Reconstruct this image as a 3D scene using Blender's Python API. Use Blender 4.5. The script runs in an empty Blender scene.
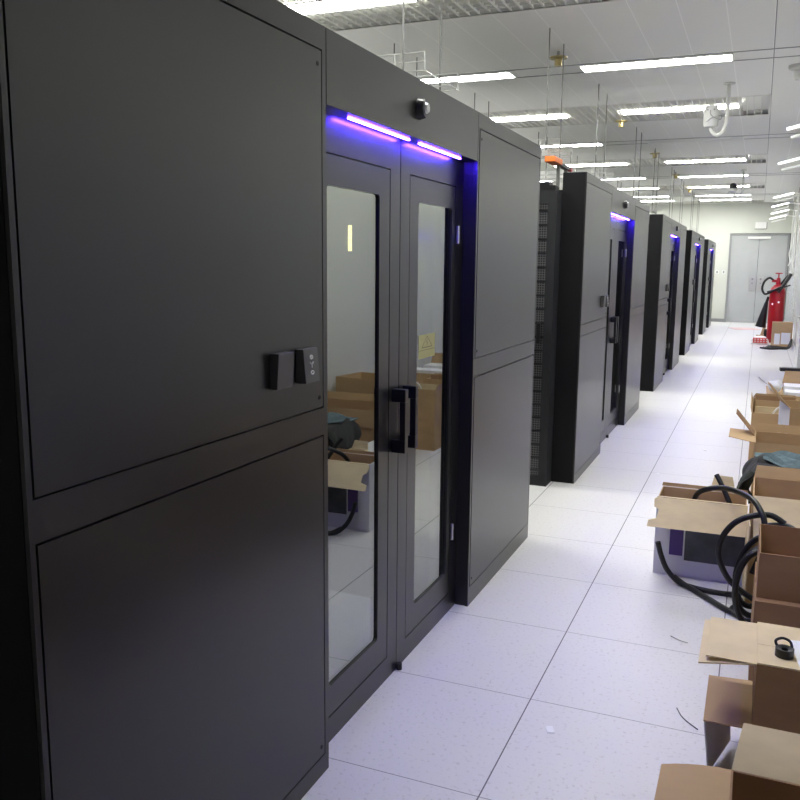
import bpy, bmesh, math, random
from mathutils import Vector, Matrix
C = bpy.context.scene.collection
PI = math.pi
rnd = random.Random(7)

# ------------------------------------------------------------------ materials
def mat(name, col, rough=.5, metal=0., spec=.5, noise=0., nscale=8., bump=0., bscale=200., emit=None, es=0., detail=4., stretch=(1, 1, 1)):
    m = bpy.data.materials.new(name); m.use_nodes = True
    nt = m.node_tree; b = nt.nodes['Principled BSDF']
    b.inputs['Base Color'].default_value = (*col, 1); b.inputs['Roughness'].default_value = rough
    b.inputs['Metallic'].default_value = metal; b.inputs['Specular IOR Level'].default_value = spec
    tc = nt.nodes.new('ShaderNodeTexCoord')
    mp = nt.nodes.new('ShaderNodeMapping'); mp.inputs['Scale'].default_value = stretch
    nt.links.new(tc.outputs['Object'], mp.inputs['Vector'])
    if noise:
        n = nt.nodes.new('ShaderNodeTexNoise'); n.inputs['Scale'].default_value = nscale; n.inputs['Detail'].default_value = detail
        nt.links.new(mp.outputs[0], n.inputs['Vector'])
        r = nt.nodes.new('ShaderNodeMapRange'); r.inputs['From Min'].default_value = .3; r.inputs['From Max'].default_value = .7
        r.inputs['To Min'].default_value = 1 - noise; r.inputs['To Max'].default_value = 1 + noise
        nt.links.new(n.outputs['Fac'], r.inputs['Value'])
        mx = nt.nodes.new('ShaderNodeVectorMath'); mx.operation = 'SCALE'; mx.inputs[0].default_value = col
        nt.links.new(r.outputs[0], mx.inputs['Scale']); nt.links.new(mx.outputs[0], b.inputs['Base Color'])
    if bump:
        n2 = nt.nodes.new('ShaderNodeTexNoise'); n2.inputs['Scale'].default_value = bscale
        nt.links.new(mp.outputs[0], n2.inputs['Vector'])
        bp = nt.nodes.new('ShaderNodeBump'); bp.inputs['Strength'].default_value = bump; bp.inputs['Distance'].default_value = .002
        nt.links.new(n2.outputs['Fac'], bp.inputs['Height']); nt.links.new(bp.outputs[0], b.inputs['Normal'])
    if emit:
        b.inputs['Emission Color'].default_value = (*emit, 1); b.inputs['Emission Strength'].default_value = es
    return m

def math_node(nt, op, a, b=None):
    n = nt.nodes.new('ShaderNodeMath'); n.operation = op
    for i, v in enumerate((a, b)):
        if v is None: continue
        if isinstance(v, (int, float)): n.inputs[i].default_value = v
        else: nt.links.new(v, n.inputs[i])
    return n.outputs[0]

def floor_mat():
    m = bpy.data.materials.new('antistatic_floor_tile'); m.use_nodes = True
    nt = m.node_tree; b = nt.nodes['Principled BSDF']
    tc = nt.nodes.new('ShaderNodeTexCoord'); s = nt.nodes.new('ShaderNodeSeparateXYZ')
    nt.links.new(tc.outputs['Object'], s.inputs[0])
    def line(o, off, w):
        a = math_node(nt, 'DIVIDE', math_node(nt, 'SUBTRACT', o, off), .6)
        f = math_node(nt, 'FRACT', math_node(nt, 'ADD', a, 100.5))
        d = math_node(nt, 'ABSOLUTE', math_node(nt, 'SUBTRACT', f, .5))
        return math_node(nt, 'LESS_THAN', d, w / .6)
    lx = line(s.outputs[0], .4574, .0022); ly = line(s.outputs[1], 2.1207, .0017)
    g = math_node(nt, 'MAXIMUM', lx, math_node(nt, 'MULTIPLY', ly, .75))
    n = nt.nodes.new('ShaderNodeTexNoise'); n.inputs['Scale'].default_value = 70; n.inputs['Detail'].default_value = 3
    nt.links.new(tc.outputs['Object'], n.inputs['Vector'])
    sp = nt.nodes.new('ShaderNodeValToRGB')
    sp.color_ramp.elements[0].position = .30; sp.color_ramp.elements[0].color = (.60, .58, .58, 1)
    sp.color_ramp.elements[1].position = .42; sp.color_ramp.elements[1].color = (.725, .715, .725, 1)
    nt.links.new(n.outputs['Fac'], sp.inputs[0])
    mx = nt.nodes.new('ShaderNodeMix'); mx.data_type = 'RGBA'
    nt.links.new(g, mx.inputs[0]); nt.links.new(sp.outputs[0], mx.inputs[6]); mx.inputs[7].default_value = (.13, .13, .14, 1)
    nt.links.new(mx.outputs[2], b.inputs['Base Color'])
    b.inputs['Roughness'].default_value = .42; b.inputs['Specular IOR Level'].default_value = .45
    return m

def ceiling_mat():
    m = bpy.data.materials.new('metal_strip_ceiling'); m.use_nodes = True
    nt = m.node_tree; b = nt.nodes['Principled BSDF']
    tc = nt.nodes.new('ShaderNodeTexCoord'); s = nt.nodes.new('ShaderNodeSeparateXYZ')
    nt.links.new(tc.outputs['Object'], s.inputs[0])
    a = math_node(nt, 'DIVIDE', math_node(nt, 'SUBTRACT', s.outputs[0], 1.068), .305)
    f = math_node(nt, 'FRACT', math_node(nt, 'ADD', a, 100.5))
    d = math_node(nt, 'ABSOLUTE', math_node(nt, 'SUBTRACT', f, .5))
    l = math_node(nt, 'LESS_THAN', d, .0035 / .305)
    mx = nt.nodes.new('ShaderNodeMix'); mx.data_type = 'RGBA'
    nt.links.new(l, mx.inputs[0]); mx.inputs[6].default_value = (.84, .84, .815, 1); mx.inputs[7].default_value = (.97, .97, .95, 1)
    nt.links.new(mx.outputs[2], b.inputs['Base Color']); b.inputs['Roughness'].default_value = .5
    return m

def glass_mat():
    m = bpy.data.materials.new('mirror_tinted_glass'); m.use_nodes = True
    nt = m.node_tree; nt.nodes.remove(nt.nodes['Principled BSDF']); out = nt.nodes['Material Output']
    t = nt.nodes.new('ShaderNodeBsdfTransparent'); t.inputs[0].default_value = (.42, .44, .42, 1)
    g = nt.nodes.new('ShaderNodeBsdfGlossy'); g.inputs['Color'].default_value = (.92, .95, .90, 1); g.inputs['Roughness'].default_value = 0.003
    mx = nt.nodes.new('ShaderNodeMixShader'); mx.inputs[0].default_value = .36
    nt.links.new(t.outputs[0], mx.inputs[1]); nt.links.new(g.outputs[0], mx.inputs[2]); nt.links.new(mx.outputs[0], out.inputs[0])
    return m

def perf_mat():
    m = bpy.data.materials.new('perforated_black_steel'); m.use_nodes = True
    nt = m.node_tree; b = nt.nodes['Principled BSDF']
    tc = nt.nodes.new('ShaderNodeTexCoord'); s = nt.nodes.new('ShaderNodeSeparateXYZ'); nt.links.new(tc.outputs['Object'], s.inputs[0])
    def cell(o, p):
        f = math_node(nt, 'FRACT', math_node(nt, 'ADD', math_node(nt, 'DIVIDE', o, p), 100.))
        return math_node(nt, 'ABSOLUTE', math_node(nt, 'SUBTRACT', f, .5))
    u = cell(s.outputs[0], .016); v = cell(s.outputs[2], .016)
    r = math_node(nt, 'SQRT', math_node(nt, 'ADD', math_node(nt, 'MULTIPLY', u, u), math_node(nt, 'MULTIPLY', v, v)))
    h = math_node(nt, 'LESS_THAN', r, .36)
    mx = nt.nodes.new('ShaderNodeMix'); mx.data_type = 'RGBA'; nt.links.new(h, mx.inputs[0])
    mx.inputs[6].default_value = (.11, .11, .115, 1); mx.inputs[7].default_value = (.004, .004, .005, 1)
    nt.links.new(mx.outputs[2], b.inputs['Base Color']); b.inputs['Roughness'].default_value = .45
    return m

def carton_mat(name, col, seed=0):
    return mat(name, col, rough=.8, spec=.25, noise=.07, nscale=5 + seed, bump=.15, bscale=60, stretch=(1, 1, 3))

M = dict(
    floor=floor_mat(), ceil=ceiling_mat(), glass=glass_mat(), perf=perf_mat(),
    wall=mat('white_wall_paint', (.70, .715, .66), rough=.55, noise=.02, nscale=2),
    wallgloss=mat('glossy_white_wall_panel', (.66, .675, .65), rough=.12, spec=.5, noise=.02, nscale=1.5),
    farwall=mat('pale_green_white_paint', (.60, .62, .565), rough=.6, noise=.02, nscale=2),
    rod=mat('dull_steel_rod', (.17, .17, .16), rough=.5),
    camwhite=mat('off_white_plastic', (.60, .60, .58), rough=.4),
    rackgrey=mat('dark_grey_rack_steel', (.022, .023, .026), rough=.5, spec=.3),
    dim=mat('grey_wall_paint', (.30, .30, .30), rough=.7),
    black=mat('charcoal_powder_coat', (.0115, .0108, .0115), rough=.28, spec=.55, noise=.12, nscale=2.2, bump=.04, bscale=500),
    side=mat('black_powder_coat', (.010, .010, .0115), rough=.6, spec=.14, noise=.1, nscale=4),
    blackgloss=mat('black_plastic', (.010, .010, .012), rough=.3),
    readergrey=mat('dark_grey_reader_plastic', (.062, .060, .063), rough=.42),
    seam=mat('black_gap', (.004, .004, .004), rough=.8),
    led=mat('violet_led', (.8, .8, .9), emit=(.05, .017, 1.), es=380.),
    warm=mat('warm_led', (.9, .9, .6), emit=(1., .80, .36), es=14.),
    cool=mat('inner_lamp', (.9, .9, .9), emit=(1., 1., .95), es=110.),
    lamp=mat('ceiling_lamp_diffuser', (.95, .95, .95), emit=(1., 1., .955), es=48.),
    streak=mat('reflected_light_streak', (.95, .95, .95), emit=(1., 1., .96), es=3.0),  # glow added to imitate light streaks reflected at the right wall
    white=mat('white_enamel', (.82, .82, .80), rough=.35),
    offlamp=mat('unlit_diffuser', (.72, .73, .71), rough=.3),
    grille=mat('grille_white_metal', (.82, .82, .78), rough=.5),
    plenum=mat('plenum_grey', (.90, .90, .86), rough=.9),
    galv=mat('galvanised_steel', (.42, .42, .40), rough=.42, metal=.6, noise=.08, nscale=30),
    wire=mat('zinc_wire', (.62, .62, .60), rough=.35, metal=.5),
    brass=mat('brass_fitting', (.36, .29, .13), rough=.35, metal=.7),
    doorgrey=mat('grey_steel_door', (.41, .425, .43), rough=.45, noise=.03, nscale=3),
    framegrey=mat('grey_door_frame', (.27, .275, .28), rough=.45),
    steel=mat('brushed_steel', (.55, .55, .55), rough=.3, metal=.8, noise=.05, nscale=40),
    red=mat('red_enamel', (.36, .005, .014), rough=.3, noise=.05, nscale=6),
    redmark=mat('red_print', (.75, .16, .15), rough=.6),
    pink=mat('pale_pink_film', (.80, .56, .54), rough=.5),
    rubber=mat('black_rubber', (.006, .006, .007), rough=.45, noise=.2, nscale=30),
    kraft=carton_mat('kraft_cardboard', (.50, .345, .19)),
    kraft2=carton_mat('brown_cardboard', (.34, .205, .11), 2),
    kraft3=carton_mat('pale_cardboard', (.74, .61, .38), 4),
    print_white=mat('white_printed_board', (.68, .68, .72), rough=.5, noise=.03, nscale=6),
    violet=mat('violet_print', (.075, .03, .22), rough=.45),
    navy=mat('dark_blue_photo_print', (.055, .06, .085), rough=.4, noise=.6, nscale=9, detail=6),
    paper=mat('white_paper', (.85, .86, .88), rough=.6),
    foam=mat('white_foam', (.80, .81, .82), rough=.8, noise=.04, nscale=12),
    jacket=mat('teal_grey_cloth', (.115, .162, .178), rough=.9, spec=.15, noise=.25, nscale=28, bump=.6, bscale=90),
    lining=mat('black_cloth', (.012, .012, .013), rough=.8, noise=.3, nscale=20),
    olive=mat('dark_olive_cloth', (.035, .042, .034), rough=.85, noise=.3, nscale=20),
    yellow=mat('yellow_sticker', (.42, .41, .17), rough=.5),
    ink=mat('black_ink', (.10, .09, .04), rough=.6),
    mark=mat('white_mark', (.75, .75, .75), rough=.5),
    orange=mat('orange_plastic', (.85, .19, .03), rough=.45),
    tape=mat('brown_packing_tape', (.30, .17, .08), rough=.25),
    tan=mat('tan_wood', (.45, .30, .17), rough=.6),
)

# ------------------------------------------------------------------ mesh helpers
def box(bm, x0, x1, y0, y1, z0, z1, mtx=None):
    vs = [bm.verts.new((x, y, z)) for x in (x0, x1) for y in (y0, y1) for z in (z0, z1)]
    if mtx is not None:
        for v in vs: v.co = mtx @ v.co
    for f in ((0, 1, 3, 2), (4, 6, 7, 5), (0, 4, 5, 1), (2, 3, 7, 6), (0, 2, 6, 4), (1, 5, 7, 3)):
        bm.faces.new([vs[i] for i in f])
    return vs

def cyl(bm, p0, p1, r0, r1=None, n=16, cap=True):
    p0, p1 = Vector(p0), Vector(p1); r1 = r0 if r1 is None else r1
    d = (p1 - p0).normalized(); a = d.orthogonal().normalized(); b = d.cross(a)
    A = [bm.verts.new(p0 + (a * math.cos(2 * PI * i / n) + b * math.sin(2 * PI * i / n)) * r0) for i in range(n)]
    B = [bm.verts.new(p1 + (a * math.cos(2 * PI * i / n) + b * math.sin(2 * PI * i / n)) * r1) for i in range(n)]
    for i in range(n): bm.faces.new((A[i], A[(i + 1) % n], B[(i + 1) % n], B[i]))
    if cap: bm.faces.new(A[::-1]); bm.faces.new(B)

def smooth_path(pts, k=8, closed=False):
    P = [Vector(p) for p in pts]; out = []; n = len(P)
    for i in range(n if closed else n - 1):
        if closed: p0, p1, p2, p3 = P[(i - 1) % n], P[i], P[(i + 1) % n], P[(i + 2) % n]
        else: p0, p1, p2, p3 = P[max(i - 1, 0)], P[i], P[i + 1], P[min(i + 2, n - 1)]
        for j in range(k):
            t = j / k
            out.append(.5 * ((2 * p1) + (p2 - p0) * t + (2 * p0 - 5 * p1 + 4 * p2 - p3) * t * t + (3 * p1 - p0 - 3 * p2 + p3) * t ** 3))
    if not closed: out.append(P[-1])
    return out

def tube(bm, pts, r, n=10, k=8, closed=False):
    P = smooth_path(pts, k, closed) if k > 1 else [Vector(p) for p in pts]
    rings = []; up = None; L = len(P)
    for i, p in enumerate(P):
        if closed: d = P[(i + 1) % L] - P[(i - 1) % L]
        else: d = P[min(i + 1, L - 1)] - P[max(i - 1, 0)]
        d.normalize()
        up = d.orthogonal().normalized() if up is None else (up - d * up.dot(d)).normalized()
        b = d.cross(up)
        rings.append([bm.verts.new(p + (up * math.cos(2 * PI * j / n) + b * math.sin(2 * PI * j / n)) * r) for j in range(n)])
    for i in range(L if closed else L - 1):
        A, B = rings[i], rings[(i + 1) % L]
        for j in range(n): bm.faces.new((A[j], A[(j + 1) % n], B[(j + 1) % n], B[j]))
    if not closed: bm.faces.new(rings[0][::-1]); bm.faces.new(rings[-1])

def lathe(bm, prof, c=(0, 0, 0), n=24):
    c = Vector(c); rings = []
    for r, z in prof:
        rings.append([bm.verts.new(c + Vector((r * math.cos(2 * PI * i / n), r * math.sin(2 * PI * i / n), z))) for i in range(n)])
    for A, B in zip(rings, rings[1:]):
        for i in range(n): bm.faces.new((A[i], A[(i + 1) % n], B[(i + 1) % n], B[i]))
    bm.faces.new(rings[0][::-1]); bm.faces.new(rings[-1])

def obj(name, bm, m, parent=None, loc=None, rot=None, smooth=False, bevel=0.):
    bmesh.ops.recalc_face_normals(bm, faces=bm.faces[:])
    me = bpy.data.meshes.new(name); bm.to_mesh(me); bm.free()
    for mm in (m if isinstance(m, (list, tuple)) else [m]): me.materials.append(mm)
    if smooth:
        for p in me.polygons: p.use_smooth = True
        if hasattr(me, 'set_sharp_from_angle'): me.set_sharp_from_angle(angle=math.radians(40))
    o = bpy.data.objects.new(name, me); C.objects.link(o)
    if parent is not None: o.parent = parent
    if loc: o.location = loc
    if rot: o.rotation_euler = rot
    if bevel:
        b = o.modifiers.new('bevel', 'BEVEL'); b.width = bevel; b.segments = 2; b.limit_method = 'ANGLE'
    return o

def B(*boxes):
    bm = bmesh.new()
    for b in boxes: box(bm, *b)
    return bm

def thing(name, label, cat, loc=(0, 0, 0), rotz=0., group=None):
    o = bpy.data.objects.new(name, None); C.objects.link(o); o.empty_display_size = .1
    o.location = loc; o.rotation_euler = (0, 0, rotz); o['label'] = label; o['category'] = cat
    if group: o['group'] = group
    return o

def tag(o, label, cat, group=None, kind=None):
    o['label'] = label; o['category'] = cat
    if group: o['group'] = group
    if kind: o['kind'] = kind
    return o

def struct(name, bm, m, label=None, parent=None, **k):
    o = obj(name, bm, m, parent, **k)
    if parent is None:
        o['kind'] = 'structure'
        if label: o['label'] = label; o['category'] = name.split('_')[0]
    return o

def copy_tree(o, parent=None):
    c = o.copy(); C.objects.link(c)
    if parent is not None: c.parent = parent
    for ch in list(o.children): copy_tree(ch, c)
    return c

# ------------------------------------------------------------------ camera
xc, h, yaw, pitch, roll, F = 1.0927, 1.4988, -.3974, -.1593, .0094, 844.471
f = Vector((math.sin(yaw) * math.cos(pitch), math.cos(yaw) * math.cos(pitch), math.sin(pitch)))
r = Vector((math.cos(yaw), -math.sin(yaw), 0)); u = r.cross(f)
r2 = r * math.cos(roll) + u * math.sin(roll); u2 = -r * math.sin(roll) + u * math.cos(roll)
cd = bpy.data.cameras.new('camera'); cam = bpy.data.objects.new('camera', cd); C.objects.link(cam)
cd.sensor_width = 36; cd.lens = F / 800 * 36; cd.clip_start = .02
R = Matrix((r2, u2, -f)).transposed()
cam.matrix_world = Matrix.Translation((xc, 0, h)) @ R.to_4x4()
bpy.context.scene.camera = cam

# ------------------------------------------------------------------ room
W, XL, YF, YN, HC = 1.78, -5.2, 25.2, -3.6, 3.23
struct('floor', B((XL - .1, W + .1, YN - .1, YF + .1, -.1, 0)), M['floor'], 'white speckled raised floor tiles with thin dark joints')
struct('wall_right', B((W, W + .1, YN, YF, 0, HC + .4)), M['wallgloss'], 'glossy white wall along the right side of the aisle')
struct('wall_left', B((XL - .1, XL, YN, YF, 0, HC + .4)), M['wall'], 'white wall far behind the server pods')
struct('wall_far', B((XL, .27, YF, YF + .1, 0, HC + .4), (.27, 1.78, YF, YF + .1, 2.42, HC + .4)), M['farwall'], 'white end wall around the grey double door')
struct('wall_near', B((XL, W, YN - .1, YN, 0, HC + .4)), M['dim'], 'wall behind the viewer')
struct('baseboard_far', B((XL, .27, YF - .012, YF, 0, .09)), M['framegrey'], 'grey skirting along the foot of the end wall')
struct('baseboard_right', B((W - .012, W, YN, YF, 0, .08)), M['white'], 'white skirting along the foot of the right wall')

bands = [(-.05, 1.12), (4.82, 5.99), (9.69, 10.86), (14.58, 15.75), (19.47, 20.64), (24.3, 25.18)]
def ceiling():
    ys = [YN]
    for a, b in bands: ys += [a, b]
    ys.append(YF)
    bm = bmesh.new()
    for i in range(0, len(ys), 2):
        if ys[i + 1] - ys[i] > .03: box(bm, XL, W, ys[i], ys[i + 1], HC, HC + .02)
    for a, b in bands: box(bm, 1.072, W, a, b, HC, HC + .02)
    struct('ceiling', bm, M['ceil'], 'grey white metal strip ceiling')
    struct('ceiling_slab', B((XL, W, YN, YF, HC + .056, HC + .4)), M['plenum'], 'grey slab above the open ceiling grilles')
    for i, (a, b) in enumerate(bands):
        bm = bmesh.new(); p = .076
        n = int((1.07 - XL) / p)
        for k in range(n + 1):
            x = 1.06 - k * p; box(bm, x - .006, x + .006, a, b, HC + .002, HC + .028)
        m_ = int((b - a) / p)
        for k in range(m_ + 1):
            y = a + .01 + k * p; box(bm, XL, .79, y - .005, y + .005, HC + .004, HC + .026)
        box(bm, XL, 1.072, a - .015, a, HC - .004, HC + .05); box(bm, XL, 1.072, b, b + .015, HC - .004, HC + .05)
        box(bm, 1.06, 1.075, a - .015, b + .015, HC - .004, HC + .05)
        o = struct('ceiling_grille', bm, M['grille'], 'open lattice grille band in the ceiling')
ceiling()
# dark shadow-gap trims beside the plain light rows
tn = 1
for y in (7.87, 12.65, 17.68, 22.4):
    struct('trim_%d' % tn, B((XL, W, y - .165, y - .15, HC - .004, HC), (XL, W, y + .15, y + .165, HC - .004, HC)), M['framegrey'], 'thin grey joint strips across the ceiling'); tn += 1
struct('trim_%d' % tn, B((1.07, 1.078, YN, YF, HC - .003, HC)), M['framegrey'], 'thin grey joint line along the ceiling edge')

# ceiling lights
def make_light(lit=True):
    t = thing('ceiling_light', '', 'ceiling light', group='recessed ceiling strip lights')
    obj('frame', B((-.63, .63, -.125, -.112, -.010, -.0005), (-.63, .63, .112, .125, -.010, -.0005), (-.63, -.617, -.112, .112, -.010, -.0005), (.617, .63, -.112, .112, -.010, -.0005)), M['white'], t)
    obj('diffuser', B((-.616, .616, -.11, .11, -.007, -.001)), M['lamp'] if lit else M['offlamp'], t)
    return t
rows = [(3.0, 'plain'), (5.40, 'grille'), (7.87, 'plain'), (10.20, 'grille'), (12.65, 'plain'), (15.2, 'grille'), (17.68, 'plain'), (20.05, 'grille'), (22.4, 'plain'), (23.9, 'grille')]
names = ['tenth', 'ninth', 'eighth', 'seventh', 'sixth', 'fifth', 'fourth', 'third', 'second', 'first']
proto = None; protoff = None
cols = [(.135, 'over the aisle'), (-1.745, 'over the server pods'), (-3.6, 'behind the server pods')]
for (y, kind), nm in zip(rows, names):
    for x, where in cols:
        
        if y > 24 and x < -1: continue
        off = (abs(y - 12.65) < .1 and x > 0)
        if off: o = make_light(False)
        elif proto is None: o = proto = make_light()
        else: o = copy_tree(proto)
        o.location = (x, y, HC if kind == 'plain' else HC + .0)
        w2 = 'set in a lattice grille' if kind == 'grille' else 'set in plain ceiling strips'
        o['label'] = ('unlit' if off else 'lit') + ' long white ceiling light %s, %s row counted from the far door' % (where, nm)

# ------------------------------------------------------------------ far double door
def far_door():
    d = thing('door_1', 'grey steel double door in the end wall', 'door', (.27, YF, 0)); d['kind'] = 'structure'
    obj('frame', B((0, .05, -.03, .08, 0, 2.41), (1.45, 1.50, -.03, .08, 0, 2.41), (0.05, 1.45, -.03, .08, 2.36, 2.41)), M['framegrey'], d)
    for i, (a, b) in enumerate(((.053, .747), (.753, 1.447))):
        l = obj('door_leaf', B((a, b, 0, .045, .006, 2.357)), M['doorgrey'], d)
        c = b - .10 if i == 0 else a + .10
        obj('lock_plate', B((c - .085, c + .085, -.006, 0, .87, 1.26)), M['steel'], l)
        bm = bmesh.new(); cyl(bm, (c, -.006, 1.19), (c, -.03, 1.19), .026); cyl(bm, (c, -.006, 1.08), (c, -.05, 1.08), .018); obj('handle', bm, M['framegrey'], l, smooth=True)
    obj('door_closer', B((.46, 1.03, -.06, -.031, 2.27, 2.33)), M['white'], d)
far_door()
t = thing('exit_sign', 'small pale sign box on the end wall above the double door', 'sign', (1.03, YF, 2.62))
obj('sign_box', B((-.14, .14, -.05, 0, -.08, .09)), M['white'], t)
obj('edge', B((-.15, .15, -.052, 0, -.095, -.081), (.141, .155, -.052, 0, -.081, .09)), M['rod'], t)
for x, lab in ((-.0, 'left one of two small white wall switches beside the grey double door'), (.17, 'small white wall switch nearest the grey double door frame')):
    t = thing('wall_switch', lab, 'switch', (x, YF, 1.37), group='wall switches by the far door')
    obj('switch_plate', B((-.045, .045, -.012, 0, -.045, .045)), M['offlamp'], t)
    obj('rocker', B((-.02, .02, -.018, -.0121, -.03, .03)), M['framegrey'], t)

# ------------------------------------------------------------------ server pods
L = 3.457; MID = 1.7262; DX = -.0614; HT = 2.11
def frame_hole(bm, y0, y1, z0, z1, a0, a1, c0, c1, x0, x1, rad):
    # plate in the y-z plane with a round-cornered hole, thickness x0..x1
    hole = []
    for cy, cz, s in ((a1 - rad, c1 - rad, 0), (a0 + rad, c1 - rad, 1), (a0 + rad, c0 + rad, 2), (a1 - rad, c0 + rad, 3)):
        for k in range(5):
            an = PI / 2 * (s + k / 4); hole.append((cy + rad * math.cos(an), cz + rad * math.sin(an)))
    outer = [(y1, z1), (y0, z1), (y0, z0), (y1, z0)]
    for x, flip in ((x1, 0), (x0, 1)):
        H = [bm.verts.new((x, *p)) for p in hole]; O = [bm.verts.new((x, *p)) for p in outer]
        for s in range(4):
            for k in range(4): bm.faces.new((O[s], H[s * 5 + k], H[s * 5 + k + 1]))
            bm.faces.new((O[s], H[s * 5 + 4], H[(s * 5 + 5) % 20], O[(s + 1) % 4]))
        if flip == 0: H1, O1 = H, O
    for i in range(20): bm.faces.new((H1[i], H1[(i + 1) % 20], H[(i + 1) % 20], H[i]))
    for i in range(4): bm.faces.new((O1[i], O1[(i + 1) % 4], O[(i + 1) % 4], O[i]))

def make_pod():
    p = thing('server_pod', 'x', 'server pod', group='row of black server pods')
    s = -.014    # depth of the seams
    bm = B((-.155, s, 0, 1.055, 0, HT), (-.155, s, 2.395, L, 0, HT), (-.155, s, 1.055, 2.395, 1.917, HT))
    for a, b in ((0, 1), (1, 0)):
        m = (lambda y: y) if a == 0 else (lambda y: L - y)
        def sk(y0, y1, z0, z1): box(bm, s, 0, min(m(y0), m(y1)), max(m(y0), m(y1)), z0, z1)
        e = 1.04 if a == 0 else 1.045
        sk(0, .012, 0, HT); sk(e + .005, 1.066, 0, HT)
        sk(.012, e + .005, 2.050, HT); sk(.012, e + .005, 1.027, 1.103)
        sk(.012, e + .005, 0, .058 if a == 0 else .082)
    box(bm, s, 0, 1.070, L - 1.070, 1.917, HT)
    obj('front_frame', bm, M['black'], p)
    # dark return on the outer sides of the frame
    obj('side_cheek', B((-.158, -.010, -.0015, 0, 0, HT)), M['side'], p); obj('side_cheek', B((-.158, -.010, L, L + .0015, 0, HT)), M['side'], p)
    for a in (0, 1):
        y0, y1 = (.017, 1.04) if a == 0 else (L - 1.04, L - .017)
        zb = .062 if a == 0 else .087
        up = obj('upper_panel', B((s, 0, y0, y1, 1.107, 2.045)), M['black'], p)
        for z in (1.135, 2.01):
            yy = y1 - .02 if a == 0 else y0 + .02
            bm = bmesh.new(); cyl(bm, (0, yy, z), (.0012, yy, z), .006, n=12); obj('lock', bm, M['seam'], up)
        lo = obj('lower_panel', B((s, 0, y0, y1, zb, 1.022)), M['black'], p)
        bm = bmesh.new(); cyl(bm, (0, (y1 - .02) if a == 0 else y0 + .02, zb + .03), (.0012, (y1 - .02) if a == 0 else y0 + .02, zb + .03), .006, n=12); obj('lock', bm, M['seam'], lo)
    # aisle doors: two surrounds, each with an inset leaf
    for a in (0, 1):
        m = (lambda y: y) if a == 0 else (lambda y: 2 * MID - y)
        def rng(y0, y1): return min(m(y0), m(y1)), max(m(y0), m(y1))
        bm = bmesh.new(); A, Bq = rng(1.055, MID - .0025); a0, a1 = rng(1.149, 1.641)
        frame_hole(bm, A, Bq, 0, 1.917, a0, a1, .083, 1.812, DX - .03, DX, .003)
        obj('door_surround', bm, M['black'], p)
        obj('transom_seal', B((DX - .05, DX - .035, A, A + .08, .01, 1.9)), M['seam'], p)
        bm = bmesh.new(); a0, a1 = rng(1.1535, 1.6365); g0, g1 = rng(1.186, 1.5545)
        frame_hole(bm, a0, a1, .0875, 1.8075, g0, g1, .187, 1.722, DX - .028, DX - .0005, .014)
        lf = obj('door_leaf', bm, M['black'], p)
        obj('glass_pane', B((DX - .012, DX - .008, g0 - .006, g1 + .006, .181, 1.728)), M['glass'], lf)
        h0, h1 = rng(1.664, 1.692)
        bm = B((DX, DX + .052, h0, h1, .843, .888), (DX, DX + .052, h0, h1, 1.024, 1.069), (DX + .030, DX + .052, h0, h1, .888, 1.024))
        obj('handle', bm, M['blackgloss'], lf, bevel=.002)
        for z in (.36, 1.62):
            yh = m(1.135); bm = bmesh.new(); cyl(bm, (DX + .007, yh, z - .035), (DX + .007, yh, z + .035), .007, n=10); obj('hinge', bm, M['steel'], lf, smooth=True)
    bm = bmesh.new(); cyl(bm, (DX + .012, MID, .001), (DX + .012, MID, .025), .011, n=12); obj('door_stop', bm, M['rubber'], p)
    # violet light strips under the header
    for a, b in ((1.275, 1.735), (1.83, 2.27)):
        l = obj('light_strip', B((-.040, -.032, a, b, 1.9135, 1.9165)), M['led'], p); l['label'] = 'glowing violet strip under the header'
    # camera badge on the header
    bm = bmesh.new(); cyl(bm, (0, MID + .012, 2.015), (.024, MID + .012, 2.015), .036, .030, n=24); bd = obj('header_camera', bm, M['blackgloss'], p, smooth=True)
    bm = bmesh.new(); cyl(bm, (.0241, MID + .016, 2.017), (.031, MID + .016, 2.017), .019, .015, n=16); cyl(bm, (.0241, MID - .008, 2.037), (.026, MID - .008, 2.037), .005, n=8); obj('lens', bm, M['steel'], bd, smooth=True)
    # two access readers: wedge shaped plates on the left upper panel
    def wedge(y0, y1, z0, z1, tb, tt):
        bm = bmesh.new(); V = [bm.verts.new(c) for c in ((0, y0, z0), (tb, y0, z0), (tt, y0, z1), (0, y0, z1), (0, y1, z0), (tb, y1, z0), (tt, y1, z1), (0, y1, z1))]
        for q in ((0, 1, 2, 3), (7, 6, 5, 4), (0, 4, 5, 1), (1, 5, 6, 2), (2, 6, 7, 3), (3, 7, 4, 0)): bm.faces.new([V[i] for i in q])
        return bm
    r1 = obj('access_reader', wedge(.766, .842, 1.190, 1.279, .020, .026), M['readergrey'], p, bevel=.0015)
    r2_ = obj('access_reader', wedge(.893, .969, 1.190, 1.279, .030, .022), M['readergrey'], p, bevel=.0015)
    r2_['label'] = 'reader plate with three pale marks'
    bm = bmesh.new()
    def X(z): return .030 + (.022 - .030) * (z - 1.19) / .089 + .0006
    yc = .931
    def ring(zc, ry, rz, w=.0016):
        pts = [(X(zc + rz * math.sin(t)), yc + ry * math.cos(t), zc + rz * math.sin(t)) for t in [2 * PI * i / 14 for i in range(14)]]
        tube(bm, pts, w, n=5, k=1, closed=True)
    ring(1.2565, .0075, .0048); ring(1.2165, .0075, .0042)
    for q in ((-.008, .006), (.008, .006), (0, -.0075)):
        tube(bm, [(X(1.237), yc, 1.237), (X(1.237 + q[1]), yc + q[0], 1.237 + q[1])], .0017, n=5, k=1)
    ring(1.2565, .003, .002, .001)
    obj('reader_marks', bm, M['mark'], r2_)
    # cabinet rows and roof behind the front, closing the cold aisle
    bm = bmesh.new()
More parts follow.
